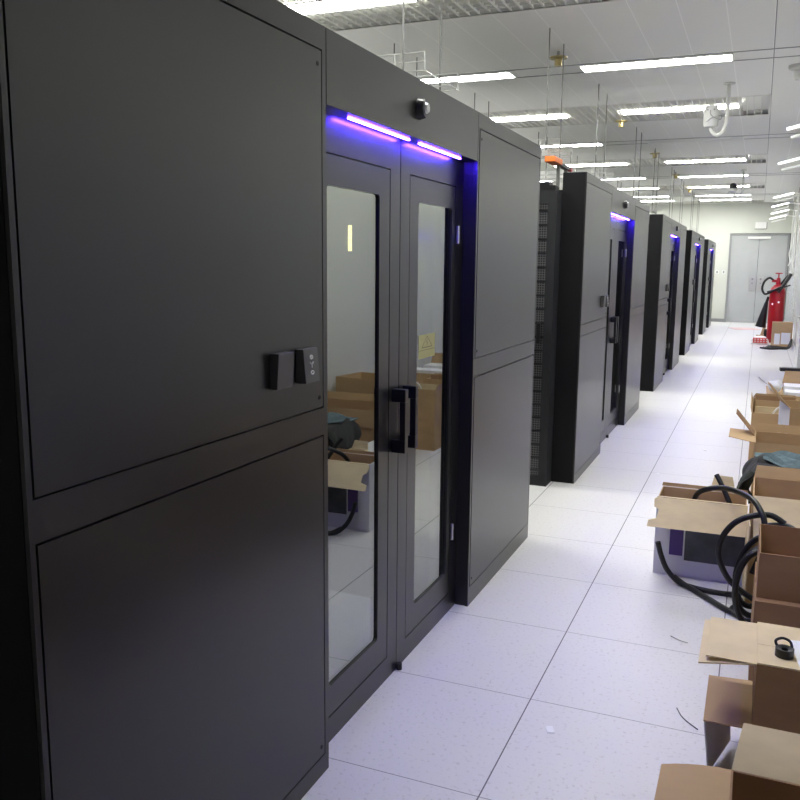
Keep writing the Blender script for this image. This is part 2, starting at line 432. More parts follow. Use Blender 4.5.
    for y0, y1 in ((.01, 1.10), (2.318, L - .01)):
        for k in range(4):
            x1 = -.16 - .6 * k; box(bm, x1 - .597, x1, y0, y1, 0, 2.0)
            for yf in ((y0 - .004, y0) if y0 < 1 else (y1, y1 + .004),):
                box(bm, x1 - .54, x1 - .05, yf[0], yf[1], .08, 1.94)
            for q in range(9):
                yin = (y1, y1 + .006) if y0 < 1 else (y0 - .006, y0)
                box(bm, x1 - .55, x1 - .05, yin[0], yin[1], .1 + q * .205, .28 + q * .205)
    rowm = obj('cabinet_rows', bm, M['side'], p)
    obj('aisle_roof', B((-2.5, -.16, 1.05, 2.40, 2.0, 2.03)), M['side'], p)
    obj('aisle_end', B((-2.53, -2.5, 1.10, 2.318, 0, 2.0)), M['side'], p)
    obj('aisle_lamp', B((-1.9, -.5, 1.60, 1.68, 1.985, 1.998)), M['cool'], p)
    l = obj('indicator_strip', B((-.546, -.532, 2.302, 2.311, 1.553, 1.662)), M['warm'], p); l['label'] = 'warm white indicator strip inside the aisle'
    return p
starts = [1.01, 5.745, 10.55, 15.2, 20.14]
ordn = ['first', 'second', 'third', 'fourth', 'fifth']
labs = ['black server pod filling the left of the view, mirrored doors and two card readers',
        'second black server pod, behind the largest one, with a perforated rack beside it',
        'third black server pod counted from the viewer, middle one of the five',
        'fourth black server pod counted from the viewer, last but one before the end wall',
        'small farthest black server pod, last before the white end wall and grey double door']
pod = make_pod(); pods = [pod]
for i in range(1, 5): pods.append(copy_tree(pod))
for q, y, lb in zip(pods, starts, labs):
    q.location = (0, y, 0); q['label'] = lb
# yellow warning sticker on the near pod's right-hand glass
lf = [c for c in pods[0].children if c.name.startswith('door_leaf')][1]
st = obj('warning_sticker', B((DX - .0079, DX - .0072, 1.935, 2.105, 1.145, 1.235)), M['yellow'], lf)
st.data.materials.append(M['ink']); st['label'] = 'square yellow sticker with a lightning triangle'
bm = bmesh.new(); bm.from_mesh(st.data); n0 = len(bm.faces)
xx = DX - .0070
def stroke(P, w):
    for (ya, za), (yb, zb) in zip(P, P[1:]):
        d = Vector((yb - ya, zb - za)); nn = Vector((-d.y, d.x)).normalized() * w
        bm.faces.new([bm.verts.new((xx, *c)) for c in ((ya + nn.x, za + nn.y), (ya - nn.x, za - nn.y), (yb - nn.x, zb - nn.y), (yb + nn.x, zb + nn.y))])
stroke([(1.965, 1.186), (2.02, 1.228), (2.075, 1.186), (1.965, 1.186)], .0013)
stroke([(2.026, 1.217), (2.012, 1.205), (2.026, 1.203), (2.016, 1.191)], .0013)
stroke([(1.94, 1.176), (2.10, 1.176)], .0008)
bm.faces.ensure_lookup_table()
for q in bm.faces[n0:]: q.material_index = 1
bm.to_mesh(st.data); bm.free()

# one real cabinet at the near flank of the second pod (perforated rear door faces the viewer)
def make_rack(lab, loc):
    k = thing('server_cabinet', lab, 'server cabinet', loc)
    obj('casing', B((-.60, 0, .03, .16, 0, 1.985)), M['rackgrey'], k)
    bm = bmesh.new()
    box(bm, -.60, -.545, 0, .03, 0, 1.97); box(bm, -.055, 0, 0, .03, 0, 1.97); box(bm, -.545, -.055, 0, .03, 0, .07); box(bm, -.545, -.055, 0, .03, 1.90, 1.97)
    dr = obj('mesh_door', bm, M['rackgrey'], k)
    obj('perforated_sheet', B((-.545, -.055, .012, .02, .07, 1.90)), M['perf'], dr)
    bm = bmesh.new()
    for i in range(20): box(bm, -.545, -.055, .004, .012, .10 + i * .092, .115 + i * .092)
    obj('slat', bm, M['blackgloss'], dr)
    obj('latch', B((-.10, -.075, -.012, 0, .98, 1.12)), M['blackgloss'], dr, bevel=.003)
    obj('cable_entry', B((-.42, -.02, .04, .15, 1.985, 2.02), (-.30, -.06, .05, .14, 2.02, 2.045)), M['blackgloss'], k)
    return k
rk = make_rack('black server cabinet with perforated door in the gap before the second pod', (-.165, 5.745 - .20, 0))
rk.location = (-.160, 5.585, 0)

# ------------------------------------------------------------------ cable trays on threaded rods
def make_tray():
    t = thing('cable_tray', '', 'cable tray', group='wire cable trays above the pods')
    w = .46; z0 = 2.36
    bm = bmesh.new()
    for y in (0, w * .25, w * .5, w * .75, w): cyl(bm, (-2.4, y, z0), (-.36, y, z0), .003, n=6)
    for z in (z0 + .04, z0 + .08):
        for y in (0, w): cyl(bm, (-2.4, y, z), (-.36, y, z), .003, n=6)
    for k in range(15):
        x = -2.4 + k * 2.04 / 14
        tube(bm, [(x, 0, z0 + .08), (x, 0, z0), (x, w, z0), (x, w, z0 + .08)], .003, n=6, k=1)
    obj('basket', bm, M['wire'], t)
    for x in (-.46, -1.71):
        obj('crossbar', B((x - .02, x + .02, -.035, w + .035, z0 - .045, z0 - .006)), M['galv'], t)
        for y in (-.005 - .008, w + .013):
            bm = bmesh.new(); cyl(bm, (x, y, z0 - .07), (x, y, HC), .0052, n=8)
            obj('hanger_rod', bm, M['rod'], t)
    return t
tr = None
for i, s in enumerate(starts):
    for nm, off in (('near', .76), ('far', 2.84 if i else 2.70)):
        if i == 0 and nm == 'near': continue
        if tr is None: o = tr = make_tray()
        else: o = copy_tree(tr)
        o.location = (0, s + off, 0)
        o['label'] = 'hanging wire cable tray above the %s row of the %s server pod from the viewer' % ('nearer' if nm == 'near' else 'farther', ordn[i])
# orange ended duct beside the trays
t = thing('fibre_duct', 'dark cable duct with an orange box, above the gap after the nearest pod', 'cable duct', (-.40, 0, 0))
obj('rail', B((-.025, .025, 6.62, 7.02, 2.262, 2.283)), M['readergrey'], t)
obj('orange_box', B((-.035, .045, 6.36, 6.619, 2.258, 2.300)), M['orange'], t, bevel=.006)
obj('red_end', B((-.028, .028, 7.021, 7.07, 2.255, 2.292)), M['red'], t)
for yy in (6.68, 6.95): obj('post', B((-.012, .012, yy - .012, yy + .012, 2.001, 2.2615)), M['rod'], t)

# brass ceiling nozzles
def nozzle():
    t = thing('ceiling_nozzle', '', 'ceiling nozzle', group='brass nozzles below the ceiling')
    bm = bmesh.new(); cyl(bm, (0, 0, 0), (0, 0, -.045), .012, n=10); obj('pipe', bm, M['galv'], t, smooth=True)
    bm = bmesh.new(); lathe(bm, [(.03, -.115), (.032, -.06), (.072, -.056), (.074, -.045), (.012, -.0445)], n=20); obj('nozzle_head', bm, M['brass'], t, smooth=True)
    return t
nz = None
for x, y, lab in ((-.55, 7.2, 'brass ceiling nozzle nearest the viewer, beside the pair of hanging rods'), (-.53, 10.5, 'brass ceiling nozzle under the second lattice grille band'),
                  (-.49, 13.6, 'brass ceiling nozzle third from the viewer'), (-.47, 16.8, 'fourth brass ceiling nozzle from the viewer, small and far'), (-.46, 20.0, 'farthest brass ceiling nozzle near the end wall')):
    o = nozzle() if nz is None else copy_tree(nz)
    nz = nz or o; o.location = (x, y, HC); o['label'] = lab

# dome cameras on J pipes
def ceiling_camera(lab, x, y, dark):
    t = thing('ceiling_camera', lab, 'security camera', (x, y, HC), group='security cameras on curved pipes')
    bm = bmesh.new(); cyl(bm, (0, 0, -.012), (0, 0, 0), .055, n=20); obj('ceiling_flange', bm, M['camwhite'], t, smooth=True)
    bm = bmesh.new(); tube(bm, [(0, 0, -.012), (.0, 0, -.2), (-.005, 0, -.35), (-.03, 0, -.44), (-.075, 0, -.475), (-.12, 0, -.455), (-.145, 0, -.405)], .019, n=12); obj('pipe', bm, M['camwhite'], t, smooth=True)
    if not dark:
        bm = bmesh.new(); lathe(bm, [(.03, -.405), (.062, -.395), (.070, -.35), (.066, -.24), (.058, -.205), (.03, -.195)], (-.145, 0, 0)); obj('camera_body', bm, M['camwhite'], t, smooth=True)
        bm = bmesh.new()
        for q in (-.03, .03): cyl(bm, (-.145 + q, -.072, -.245), (-.145 + q, -.055, -.245), .008, n=10)
        tube(bm, [(-.15, -.07, -.25), (-.14, -.085, -.30), (-.06, -.09, -.345), (-.05, -.09, -.31), (-.13, -.085, -.325), (-.18, -.08, -.36)], .004, n=6)
        obj('cable', bm, M['framegrey'], t)
    else:
        bm = bmesh.new(); lathe(bm, [(.03, -.405), (.075, -.37), (.075, -.33), (.05, -.32)], (-.16, 0, 0)); obj('camera_body', bm, M['camwhite'], t, smooth=True)
        bm = bmesh.new(); lathe(bm, [(.068, -.319), (.066, -.275), (.048, -.24), (.015, -.225)], (-.16, 0, 0)); obj('dome', bm, M['blackgloss'], t, smooth=True)
        bm = bmesh.new(); tube(bm, [(-.2, -.03, -.35), (-.25, -.04, -.42), (-.28, -.04, -.47)], .005, n=6); obj('cable', bm, M['framegrey'], t)
ceiling_camera('nearer white camera on a curved pipe hanging from the ceiling', .70, 8.95, False)
ceiling_camera('farther ceiling camera on a curved pipe with black dome', .70, 16.8, True)
t = thing('ceiling_camera', 'white round ceiling sensor at the upper edge by the right wall', 'sensor', (1.285, 8.4, HC))
bm = bmesh.new(); lathe(bm, [(.03, -.12), (.045, -.10), (.045, -.045), (.085, -.03), (.09, 0)]); obj('sensor_body', bm, M['camwhite'], t, smooth=True)

# added glowing bars imitating reflected light streaks high along the right wall
streaks = [(8.4, 2.70, .62), (11.1, 2.70, .62), (16.4, 2.70, .36), (18.8, 2.70, .34), (21.2, 2.70, .40), (23.2, 2.69, .40)]
streaknm = ['nearest', 'second nearest', 'third', 'fourth', 'fifth', 'farthest']
for (y, z, ln), nm in zip(streaks, streaknm):
    t = thing('light_streak', '%s of the short tilted glowing bars imitating reflected light, high along the right wall' % nm, 'light streak', (W, y, z), group='imitated light reflections by the right wall')
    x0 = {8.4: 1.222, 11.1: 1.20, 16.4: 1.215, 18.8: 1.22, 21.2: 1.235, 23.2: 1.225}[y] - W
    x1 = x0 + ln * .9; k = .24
    bm = bmesh.new(); cyl(bm, (x0, 0, 0), (x1, 0, (x1 - x0) * k), .013 if y < 15 else .015, n=12); obj('tube', bm, M['streak'], t, smooth=True)
    bm = bmesh.new(); cyl(bm, (x0 + .04, 0, -.075), (x1 + .0, 0, (x1 - x0) * k - .085), .016, n=10); cyl(bm, (x1 - .02, 0, (x1 - x0) * k), (0, 0, (x1 - x0) * k - .03), .012, n=8)  # white bar imitates the fainter second reflection; its arms are added
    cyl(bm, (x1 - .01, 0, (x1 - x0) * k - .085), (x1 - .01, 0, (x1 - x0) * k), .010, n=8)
    obj('ghost_bar', bm, M['white'], t, smooth=True)

# trunking and cables on the right wall
for y, z0, lab in ((20.6, 1.30, 'thin grey conduit running down the right wall, nearer one'), (23.4, 1.55, 'thin grey conduit on the right wall beside the grey double door')):
    bm = bmesh.new(); tube(bm, [(W - .02, y, HC - .01), (W - .02, y, 2.4), (W - .02, y, z0 + .5), (W - .045, y + .03, z0 + .3), (W - .02, y - .03, z0 + .12), (W - .05, y, z0)], .014, n=8)
    tag(obj('wall_conduit', bm, M['camwhite'], smooth=True), lab, 'conduit', 'conduits on the right wall')
t = thing('wall_panel', 'low white panel standing against the right wall behind the cartons', 'panel', (W - .05, 14.6, 0))
obj('panel', B((-.02, .02, -.5, .5, .0, .72)), M['offlamp'], t)
obj('edge', B((-.025, .025, -.5, .5, .721, .74)), M['framegrey'], t)

# ------------------------------------------------------------------ cartons
def carton(label, w, d, hh, loc, rotz=0., m='kraft', m_in=None, flaps=(), group='opened cartons along the right wall', closed=False, name='cardboard_box', t=.005, lid_gap=0.):
    """open carton, origin at the centre of the bottom; flaps: (side, angle from vertical, length[, inset])"""
    k = thing(name, label, 'box', loc, rotz, group)
    x, y = w / 2, d / 2
    bm = B((-x, x, -y, -y + t, 0, hh), (-x, x, y - t, y, 0, hh), (-x, -x + t, -y + t, y - t, 0, hh), (x - t, x, -y + t, y - t, 0, hh), (-x + t, x - t, -y + t, y - t, 0, t))
    obj('carton_body', bm, M[m], k)
    if closed:
        obj('lid_flap', B((-x, x, -y, -.0015, hh + .0005, hh + .005)), M[m], k); obj('lid_flap', B((-x, x, .0015, y, hh + .0005, hh + .005)), M[m], k)
        obj('tape', B((-x, x, -.025, .025, hh + .0051, hh + .0058)), M['tape'], k)
    for fl in flaps:
        s, ang, ln = fl[:3]; ins = fl[3] if len(fl) > 3 else .012
        bend = fl[4] if len(fl) > 4 else 0
        bm = bmesh.new(); hl = (x if s in 'fb' else y)
        n = 5; a = math.radians(ang); pts = [Vector((0, 0))]
        for i in range(n):
            aa = a + math.radians(bend) * (i / (n - 1) - .5); pts.append(pts[-1] + Vector((math.sin(aa), math.cos(aa))) * ln / n)
        prev = None
        for i, q in enumerate(pts):
            wv = hl - ins * i / n - .001; nn = Vector((math.cos(a), -math.sin(a))) * t * .8
            cs = [(-wv, q), (wv, q), (wv, q + nn), (-wv, q + nn)]
            vs = []
            for lx, c in cs:
                o_, z_ = c.x, c.y + hh + .001
                vs.append(bm.verts.new({'f': (lx, -y - o_, z_), 'b': (lx, y + o_, z_), 'l': (-x - o_, lx, z_), 'r': (x + o_, lx, z_)}[s]))
            if prev:
                for j in range(4): bm.faces.new((prev[j], prev[(j + 1) % 4], vs[(j + 1) % 4], vs[j]))
            else: bm.faces.new(vs)
            prev = vs
        bm.faces.new(prev[::-1])
        obj('flap', bm, M[fl[5] if len(fl) > 5 else (m_in or m)], k)
    return k

# A: nearest box, bottom right corner
carton('open brown carton nearest the viewer, at the bottom right corner of the aisle', .60, .50, .345, (1.412, 1.715, 0), 0, 'kraft2', 'kraft',
       flaps=(('b', 62, .13, .02, 10, 'kraft3'), ('l', 96, .155, .015, 14), ('r', 20, .15)))
# B: two stacked cartons behind it
b1 = carton('low carton under the taped one, second stack from the viewer, flap drooping left', .58, .31, .20, (1.452, 2.60, 0), 0, 'kraft2', 'kraft',
       flaps=(('l', 92, .13, .005, 0),))
bm = bmesh.new()
V = [(-.42, -.13, .19), (-.36, .10, .19), (-.345, .09, .02), (-.40, -.10, .005)]
bm.faces.new([bm.verts.new(v) for v in V]); q = bmesh.ops.extrude_face_region(bm, geom=bm.faces[:])
for v in q['geom']:
    if isinstance(v, bmesh.types.BMVert): v.co += Vector((.004, .001, 0))
obj('flap', bm, M['print_white'], b1)['label'] = 'grey drooping flap'
carton('closed carton with black tape roll and paper on its lid, second stack from the viewer', .58, .30, .195, (1.452, 2.585, .2065), 0, 'kraft2', 'kraft3', flaps=(('l', 90, .135, .004, 0), ('l', 97, .155, -.012, 0)))
bm = bmesh.new()
k = [o for o in C.objects if o.get('label', '').startswith('closed carton with black')][0]
obj('lid_flap', B((-.29, .29, -.15, -.02, .1965, .201)), M['kraft3'], k); obj('lid_flap', B((-.29, .29, -.018, .15, .1965, .201)), M['kraft3'], k)
bm = bmesh.new(); lathe(bm, [(.020, .0), (.025, .0), (.025, .024), (.020, .024), (.010, .02), (.010, 0.001)]); tube(bm, [(-.018, .012, .018), (-.024, .02, .034), (-.006, .03, .040), (.014, .026, .034), (.020, .01, .018)], .004, n=8)
tag(obj('tape_roll', bm, M['blackgloss'], loc=(1.233, 2.51, .408), smooth=True), 'black tape roll lying on the closed pale carton lid', 'tape roll')
bm = B((0, .2, -.1, .11, 0, .001)); tag(obj('paper_sheet', bm, M['paper'], loc=(1.262, 2.52, .4085), rot=(0, 0, .12)), 'white paper sheet on the closed pale carton lid', 'paper')
# C: two stacked cartons
carton('lower brown carton under the open one, third stack from the viewer', .585, .44, .325, (1.450, 3.340, 0), 0, 'kraft2', 'kraft2', closed=True)
carton('upper open brown carton, third stack from the viewer, beside the black hoses', .58, .38, .165, (1.452, 3.345, .332), .0, 'kraft2', 'kraft', flaps=(('r', 10, .1),))
# D: box in front of the jacket
carton('open carton with front flap folded down, between the hoses and the teal jacket', .58, .37, .50, (1.425, 4.145, 0), 0, 'kraft', 'kraft3',
       flaps=(('f', 140, .20, .01, 0, 'kraft3'), ('b', 30, .06, .01, 0, 'kraft'), ('r', 15, .16)))
carton('small pale open carton behind the blue printed box', .115, .20, .36, (.992, 4.56, 0), 0, 'kraft3', 'kraft3', flaps=(('b', 20, .05),))
# K: box carrying the jacket
carton('closed carton under the teal jacket', .56, .50, .46, (1.455, 4.66, 0), 0, 'kraft', closed=True)
# F
carton('open carton with two pink-brown flaps sticking out left, behind the teal jacket', .60, .38, .50, (1.435, 5.40, 0), 0, 'kraft', 'kraft',
       flaps=(('l', 84, .145, .05, 0), ('f', 172, .12, .01, 0), ('b', 12, .05)))
k = [o for o in C.objects if o.get('label', '').startswith('open carton with two pink')][0]
bm = bmesh.new(); box(bm, -.004, 0, -.09, .09, 0, .17, Matrix.Translation((-.302, .10, .502)) @ Matrix.Rotation(math.radians(-40), 4, 'Y')); obj('flap', bm, M['kraft2'], k)
# G: tall nest of opened cartons with cables
g_ = carton('tall open carton holding flattened cardboard and white cable', .32, .78, .50, (1.27, 6.70, 0), 0, 'kraft', 'kraft', flaps=(('l', 12, .04, .03), ('b', 4, .03, .02)))
for i, (y, z1, a) in enumerate(((6.98, .53, 6), (6.80, .52, 3), (6.58, .51, -2))):
    bm = B((-.14, .14, -.003, .003, 0, z1 - .01))
    tag(obj('flattened_cardboard', bm, M[('kraft2', 'kraft', 'kraft3')[i]], loc=(1.27, y, .008), rot=(math.radians(-a * .6), 0, 0)),
        ('rearmost', 'middle', 'foremost')[i] + ' flattened cardboard sheet standing in the tall carton', 'cardboard sheet', 'flattened cardboard in the tall carton')
bm = bmesh.new()
for q in (0, .025): tube(bm, [(1.22 + q, 6.36, .30), (1.23 + q, 6.35, .44), (1.26 + q, 6.355, .52 - q), (1.31, 6.36, .55 - q), (1.345 + q, 6.37, .48), (1.36, 6.38, .34)], .006, n=6)
tag(obj('white_cable', bm, M['white'], smooth=True), 'white cable looped inside the tall carton', 'cable')
# H: carton on top, turned
carton('lower carton under the turned grey-sided one', .40, .46, .30, (1.555, 5.92, 0), 0, 'kraft', closed=True)
hbox = carton('turned carton with grey printed side and raised flap, stacked on another', .42, .34, .33, (1.508, 5.93, .307), math.radians(9), 'kraft', 'kraft',
       flaps=(('l', 38, .17, .12),))
obj('printed_side', B((-.2112, -.2102, -.168, .168, .004, .326)), M['print_white'], hbox)
obj('printed_mark', B((-.2122, -.2113, -.07, .02, .10, .19)), M['framegrey'], hbox)
# I: carton with white foam
ib = carton('open carton with white foam and a white bag, last of the near boxes', .42, .62, .50, (1.54, 7.57, 0), 0, 'kraft', 'kraft', flaps=(('b', 8, .13, .02), ('f', 168, .08), ('l', 92, .12)))
tag(obj('foam_block', B((1.345, 1.735, 7.275, 7.45, .006, .53), (1.345, 1.735, 7.65, 7.86, .006, .53), (1.345, 1.45, 7.45, 7.65, .006, .50)), M['foam'], bevel=.006), 'white foam block in the far open carton', 'foam')
bm = bmesh.new(); bmesh.ops.create_icosphere(bm, subdivisions=3, radius=.1)
for v in bm.verts:
    n_ = math.sin(v.co.x * 60) * .012 + math.sin(v.co.y * 47 + v.co.z * 40) * .014
    v.co = Vector((v.co.x * .55, v.co.y * .6, v.co.z * .5)) * (1 + n_ * 5)
    if v.co.z > .03: v.co.x += (v.co.z - .03) * .6
tag(obj('plastic_bag', bm, M['foam'], loc=(1.272, 7.36, .563), smooth=True), 'crumpled white plastic bag hanging over the far carton edge', 'bag')
# white board leaning beside the jacket
tag(obj('foam_sheet', B((-.006, .006, -.24, .24, 0, .33)), M['foam'], loc=(1.035, 5.10, .0005), rot=(0, math.radians(8), 0)), 'white foam sheet leaning on the carton left of the teal jacket', 'sheet')

# E: blue printed box on the floor
e = carton('white and purple printed carton standing on the floor tiles with black hoses', .412, .225, .39, (.912, 4.295, 0), 0, 'print_white', 'kraft3',
       flaps=(('b', 6, .018, .004, 0, 'kraft'),), name='printed_box')
obj('inner_lining', B((-.20, .20, .102, .1065, .01, .389), (-.2005, -.1965, -.106, .10, .01, .389), (.1965, .2005, -.106, .10, .01, .389), (-.196, .196, -.1065, -.102, .01, .389)), M['kraft'], e)
def fold():
    bm = bmesh.new(); w = .212; yb = -.1135
    def P(x, s): return Vector((x, yb - .012 - .105 * s, .394 - .125 * s))
    out = [(-.198, 0), (.205, 0), (.207, .98), (-.235, 1.0), (-.232, .80), (-.196, .72), (-.190, .42), (-.212, .34), (-.215, .1)]
    vs = [bm.verts.new(P(*o)) for o in out]; bm.faces.new(vs)
    q = bmesh.ops.extrude_face_region(bm, geom=bm.faces[:])
    for v in q['geom']:
        if isinstance(v, bmesh.types.BMVert): v.co += Vector((0, .005, .001))
    return bm
obj('flap', fold(), M['kraft3'], e)['label'] = 'front flap with notched left edge folded down'
obj('fold_strip', B((-.20, .205, -.127, -.1125, .3905, .395)), M['kraft3'], e)
obj('printed_band', B((-.135, -.072, -.1142, -.1132, .105, .30)), M['violet'], e)
obj('printed_photo', B((-.064, .204, -.1142, -.1132, .085, .30)), M['navy'], e)
obj('printed_foot', B((-.135, .204, -.1140, -.1132, .0, .06)), M['print_white'], e)
obj('printed_line', B((-.0705, -.0655, -.1144, -.1132, .105, .30), (-.135, .204, -.1146, -.1143, .275, .279)), M['paper'], e)
tag(obj('cardboard_strip', B((-.003, .003, -.10, .10, 0, .37)), M['kraft3'], loc=(1.126, 4.02, .0005), rot=(0, 0, .06)), 'upright cardboard strip between printed box and open carton', 'cardboard sheet')

# ------------------------------------------------------------------ hoses
def hose(label, pts, rad=.0125, closed=False):
    bm = bmesh.new(); tube(bm, pts, rad, n=12, k=10, closed=closed)
    return tag(obj('black_hose', bm, M['rubber'], smooth=True), label, 'hose', 'black hoses by the printed box')
hose('black hose with raised cut end sweeping along the floor before the printed box', [(.733, 4.06, .20), (.752, 4.06, .135), (.785, 4.05, .07), (.84, 4.04, .022), (.905, 4.02, .0135), (.985, 4.0, .0135), (1.06, 4.0, .0135), (1.11, 3.93, .05), (1.10, 3.84, .10)])
hose('black hose lying lowest on the floor, running to the brown cartons', [(.815, 4.046, .045), (.86, 4.035, .02), (.91, 3.99, .0135), (.98, 3.905, .0135), (1.068, 3.80, .0135), (1.13, 3.765, .0135), (1.20, 3.76, .0135)])
hose('large upright black hose loop before the right edge of the printed box', [(1.262, 3.73, .452), (1.205, 3.75, .476), (1.134, 3.75, .464), (1.073, 3.75, .43), (1.030, 3.75, .371), (1.012, 3.75, .306), (1.022, 3.75, .245), (1.058, 3.75, .178), (1.109, 3.75, .132), (1.18, 3.74, .10), (1.25, 3.72, .12)])
hose('black hose arching out of the printed box and over its right side', [(.86, 4.30, .30), (.885, 4.24, .405), (.94, 4.18, .455), (1.008, 4.15, .474), (1.077, 4.0, .498), (1.128, 3.81, .522), (1.16, 3.73, .505), (1.183, 3.69, .455), (1.18, 3.66, .35), (1.15, 3.64, .25)])
hose('straight black hose end poking up out of the printed box', [(.965, 4.36, .485), (1.0, 4.33, .43), (1.045, 4.29, .34), (1.06, 4.27, .26)])
for i, (cy, rad, tilt, lab) in enumerate(((3.64, .165, .0, 'black hose coil nearest the brown carton stack'), (3.70, .150, .10, 'middle black hose coil beside the brown carton stack'), (3.80, .160, .18, 'dark hose coil behind the large loop'))):
    pts = [(1.175 + .085 * math.cos(t) + tilt * .1 * math.sin(t), cy + .03 * math.cos(t), .183 + .012 * i + rad * math.sin(t)) for t in [2 * PI * q / 12 for q in range(12)]]
    hose(lab, pts, .0125, True)
hose('short black hose hook on the floor under the coil', [(1.115, 3.86, .03), (1.085, 3.84, .0135), (1.085, 3.79, .0135), (1.12, 3.74, .0135), (1.19, 3.72, .0135)], .011)
hose('loop of black hose behind the open brown carton rim', [(1.20, 3.77, .425), (1.24, 3.74, .440), (1.28, 3.71, .445), (1.31, 3.66, .43), (1.32, 3.62, .36)])

# ------------------------------------------------------------------ jacket
def jacket():
    j = thing('jacket', 'teal grey jacket with black lining draped over a closed carton', 'jacket', (1.35, 4.70, 0))
    bm = bmesh.new(); NU, NV = 46, 26; grid = []
    for a in range(NU + 1):
        row = []
        for b in range(NV + 1):
            uu, vv = a / NU, b / NV
            x = -.215 + uu * .58
            arch = math.sin(min(1, uu * 1.25 + .05) * PI * .5)
            z = .474 + .085 * arch * math.sin(vv * PI) ** .6 + .014 * math.sin(uu * 17 + vv * 5) * math.sin(vv * 9 + 1) + .008 * math.sin(uu * 41 + vv * 23)
            yl = -.20 + .33 * max(0, 1 - uu / .42) + .03 * math.sin(uu * 19); y = yl + vv * (.24 - yl)
            row.append(bm.verts.new((x, y, max(z, .492))))
        grid.append(row)
    for a in range(NU):
        for b in range(NV): bm.faces.new((grid[a][b], grid[a + 1][b], grid[a + 1][b + 1], grid[a][b + 1]))
    o = obj('body', bm, M['jacket'], j, smooth=True)
    s = o.modifiers.new('thickness', 'SOLIDIFY'); s.thickness = .006; s.offset = 1
    # black hem over the left edge
    bm = bmesh.new(); NU, NV = 22, 22; grid = []
    for a in range(NU + 1):
        row = []
        for b in range(NV + 1):
            uu, vv = a / NU, b / NV
            # profile goes over the edge and hangs
            if uu < .45: x = .18 - .385 * (uu / .45) ** .9; z = .477 + .02 * (uu / .45) + .012 * math.sin(vv * 8)
            else:
                k = (uu - .45) / .55; x = -.20 - .075 * math.sin(k * PI * .75) + .02 * math.sin(vv * 9) * k; z = .497 - .20 * k * (.75 + .35 * math.sin(vv * PI))
            y = -.215 + vv * .40 + .02 * math.sin(uu * 6)
            row.append(bm.verts.new((x + .006 * math.sin(vv * 21 + uu * 13), y, z + .006 * math.sin(vv * 15 + uu * 20))))
        grid.append(row)
    for a in range(NU):
        for b in range(NV): bm.faces.new((grid[a][b], grid[a + 1][b], grid[a + 1][b + 1], grid[a][b + 1]))
    o = obj('lining', bm, M['lining'], j, smooth=True); s = o.modifiers.new('thickness', 'SOLIDIFY'); s.thickness = .005
    bm = bmesh.new(); tube(bm, [(-.22, -.17, .47), (-.245, -.19, .43), (-.255, -.18, .38), (-.215, -.17, .33)], .026, n=10)
    obj('sleeve', bm, M['olive'], j, smooth=True)
    bm = bmesh.new(); tube(bm, [(.10, -.215, .482), (.2, -.222, .492), (.30, -.222, .486), (.36, -.22, .482)], .016, n=8); obj('hem', bm, M['lining'], j, smooth=True)
jacket()

# ------------------------------------------------------------------ far end of the aisle
def extinguisher():
    t = thing('fire_extinguisher', 'tall red wheeled fire extinguisher near the grey double door', 'fire extinguisher', (1.45, 18.75, 0))
    bm = bmesh.new(); lathe(bm, [(.12, .05), (.145, .07), (.145, 1.02), (.13, 1.09), (.085, 1.15), (.05, 1.17)], n=32); obj('cylinder', bm, M['red'], t, smooth=True)
    bm = bmesh.new(); cyl(bm, (0, 0, 1.17), (0, 0, 1.30), .045, .035); cyl(bm, (-.12, 0, 1.24), (.02, 0, 1.24), .03); cyl(bm, (0, 0, 1.30), (0, 0, 1.38), .014); obj('valve', bm, M['red'], t, smooth=True)
    bm = bmesh.new(); tube(bm, [(.06 * math.cos(a), .06 * math.sin(a), 1.39) for a in [2 * PI * i / 12 for i in range(12)]], .012, n=8, closed=True, k=3); cyl(bm, (-.06, 0, 1.39), (.06, 0, 1.39), .008, n=8); obj('handwheel', bm, M['red'], t, smooth=True)
    bm = bmesh.new(); tube(bm, [(-.09, 0, 1.25), (-.17, -.04, 1.30), (-.26, -.06, 1.22), (-.29, -.06, 1.08), (-.24, -.08, .98), (-.16, -.14, 1.0), (-.05, -.19, 1.07), (.06, -.2, 1.13)], .022, n=10); obj('hose', bm, M['rubber'], t, smooth=True)
    bm = bmesh.new(); cyl(bm, (-.16, .10, .92), (-.19, .12, .80), .025, .03); cyl(bm, (-.19, .12, .80), (-.27, .14, .30), .035, .105, n=20); obj('horn', bm, M['blackgloss'], t, smooth=True)
    bm = bmesh.new(); tube(bm, [(-.10, .16, .12), (-.10, .16, 1.0), (.05, .05, 1.18), (.17, -.05, 1.36)], .02, n=8); tube(bm, [(.10, .16, .12), (.10, .16, 1.0), (.14, .06, 1.2), (.19, -.05, 1.38)], .02, n=8); cyl(bm, (-.2, -.16, 1.02), (.22, -.12, 1.16), .016, n=8); tube(bm, [(.0, -.17, 1.02), (.08, -.14, 1.14), (.16, -.10, 1.27), (.22, -.08, 1.38)], .036, n=10); obj('trolley_handle', bm, M['blackgloss'], t, smooth=True)
    for x in (-.17, .17):
        bm = bmesh.new(); cyl(bm, (x - .025, .17, .13), (x + .025, .17, .13), .128, n=28); w = obj('wheel', bm, M['rubber'], t, smooth=True)
        bm = bmesh.new(); cyl(bm, (x - .028, .17, .13), (x + .028, .17, .13), .05, n=16); obj('hub', bm, M['red'], w, smooth=True)
    obj('foot', B((-.10, .10, -.12, .05, 0, .05)), M['red'], t)
    bm = bmesh.new(); cyl(bm, (-.08, -.121, .78), (-.08, -.126, .78), .02, n=10); cyl(bm, (.03, -.143, .82), (.03, -.148, .82), .02, n=10); obj('label_dot', bm, M['paper'], t)
extinguisher()
j = carton('small closed carton with white labels before the red fire extinguisher', .36, .30, .46, (1.565, 17.95, 0), 0, 'kraft', closed=True)
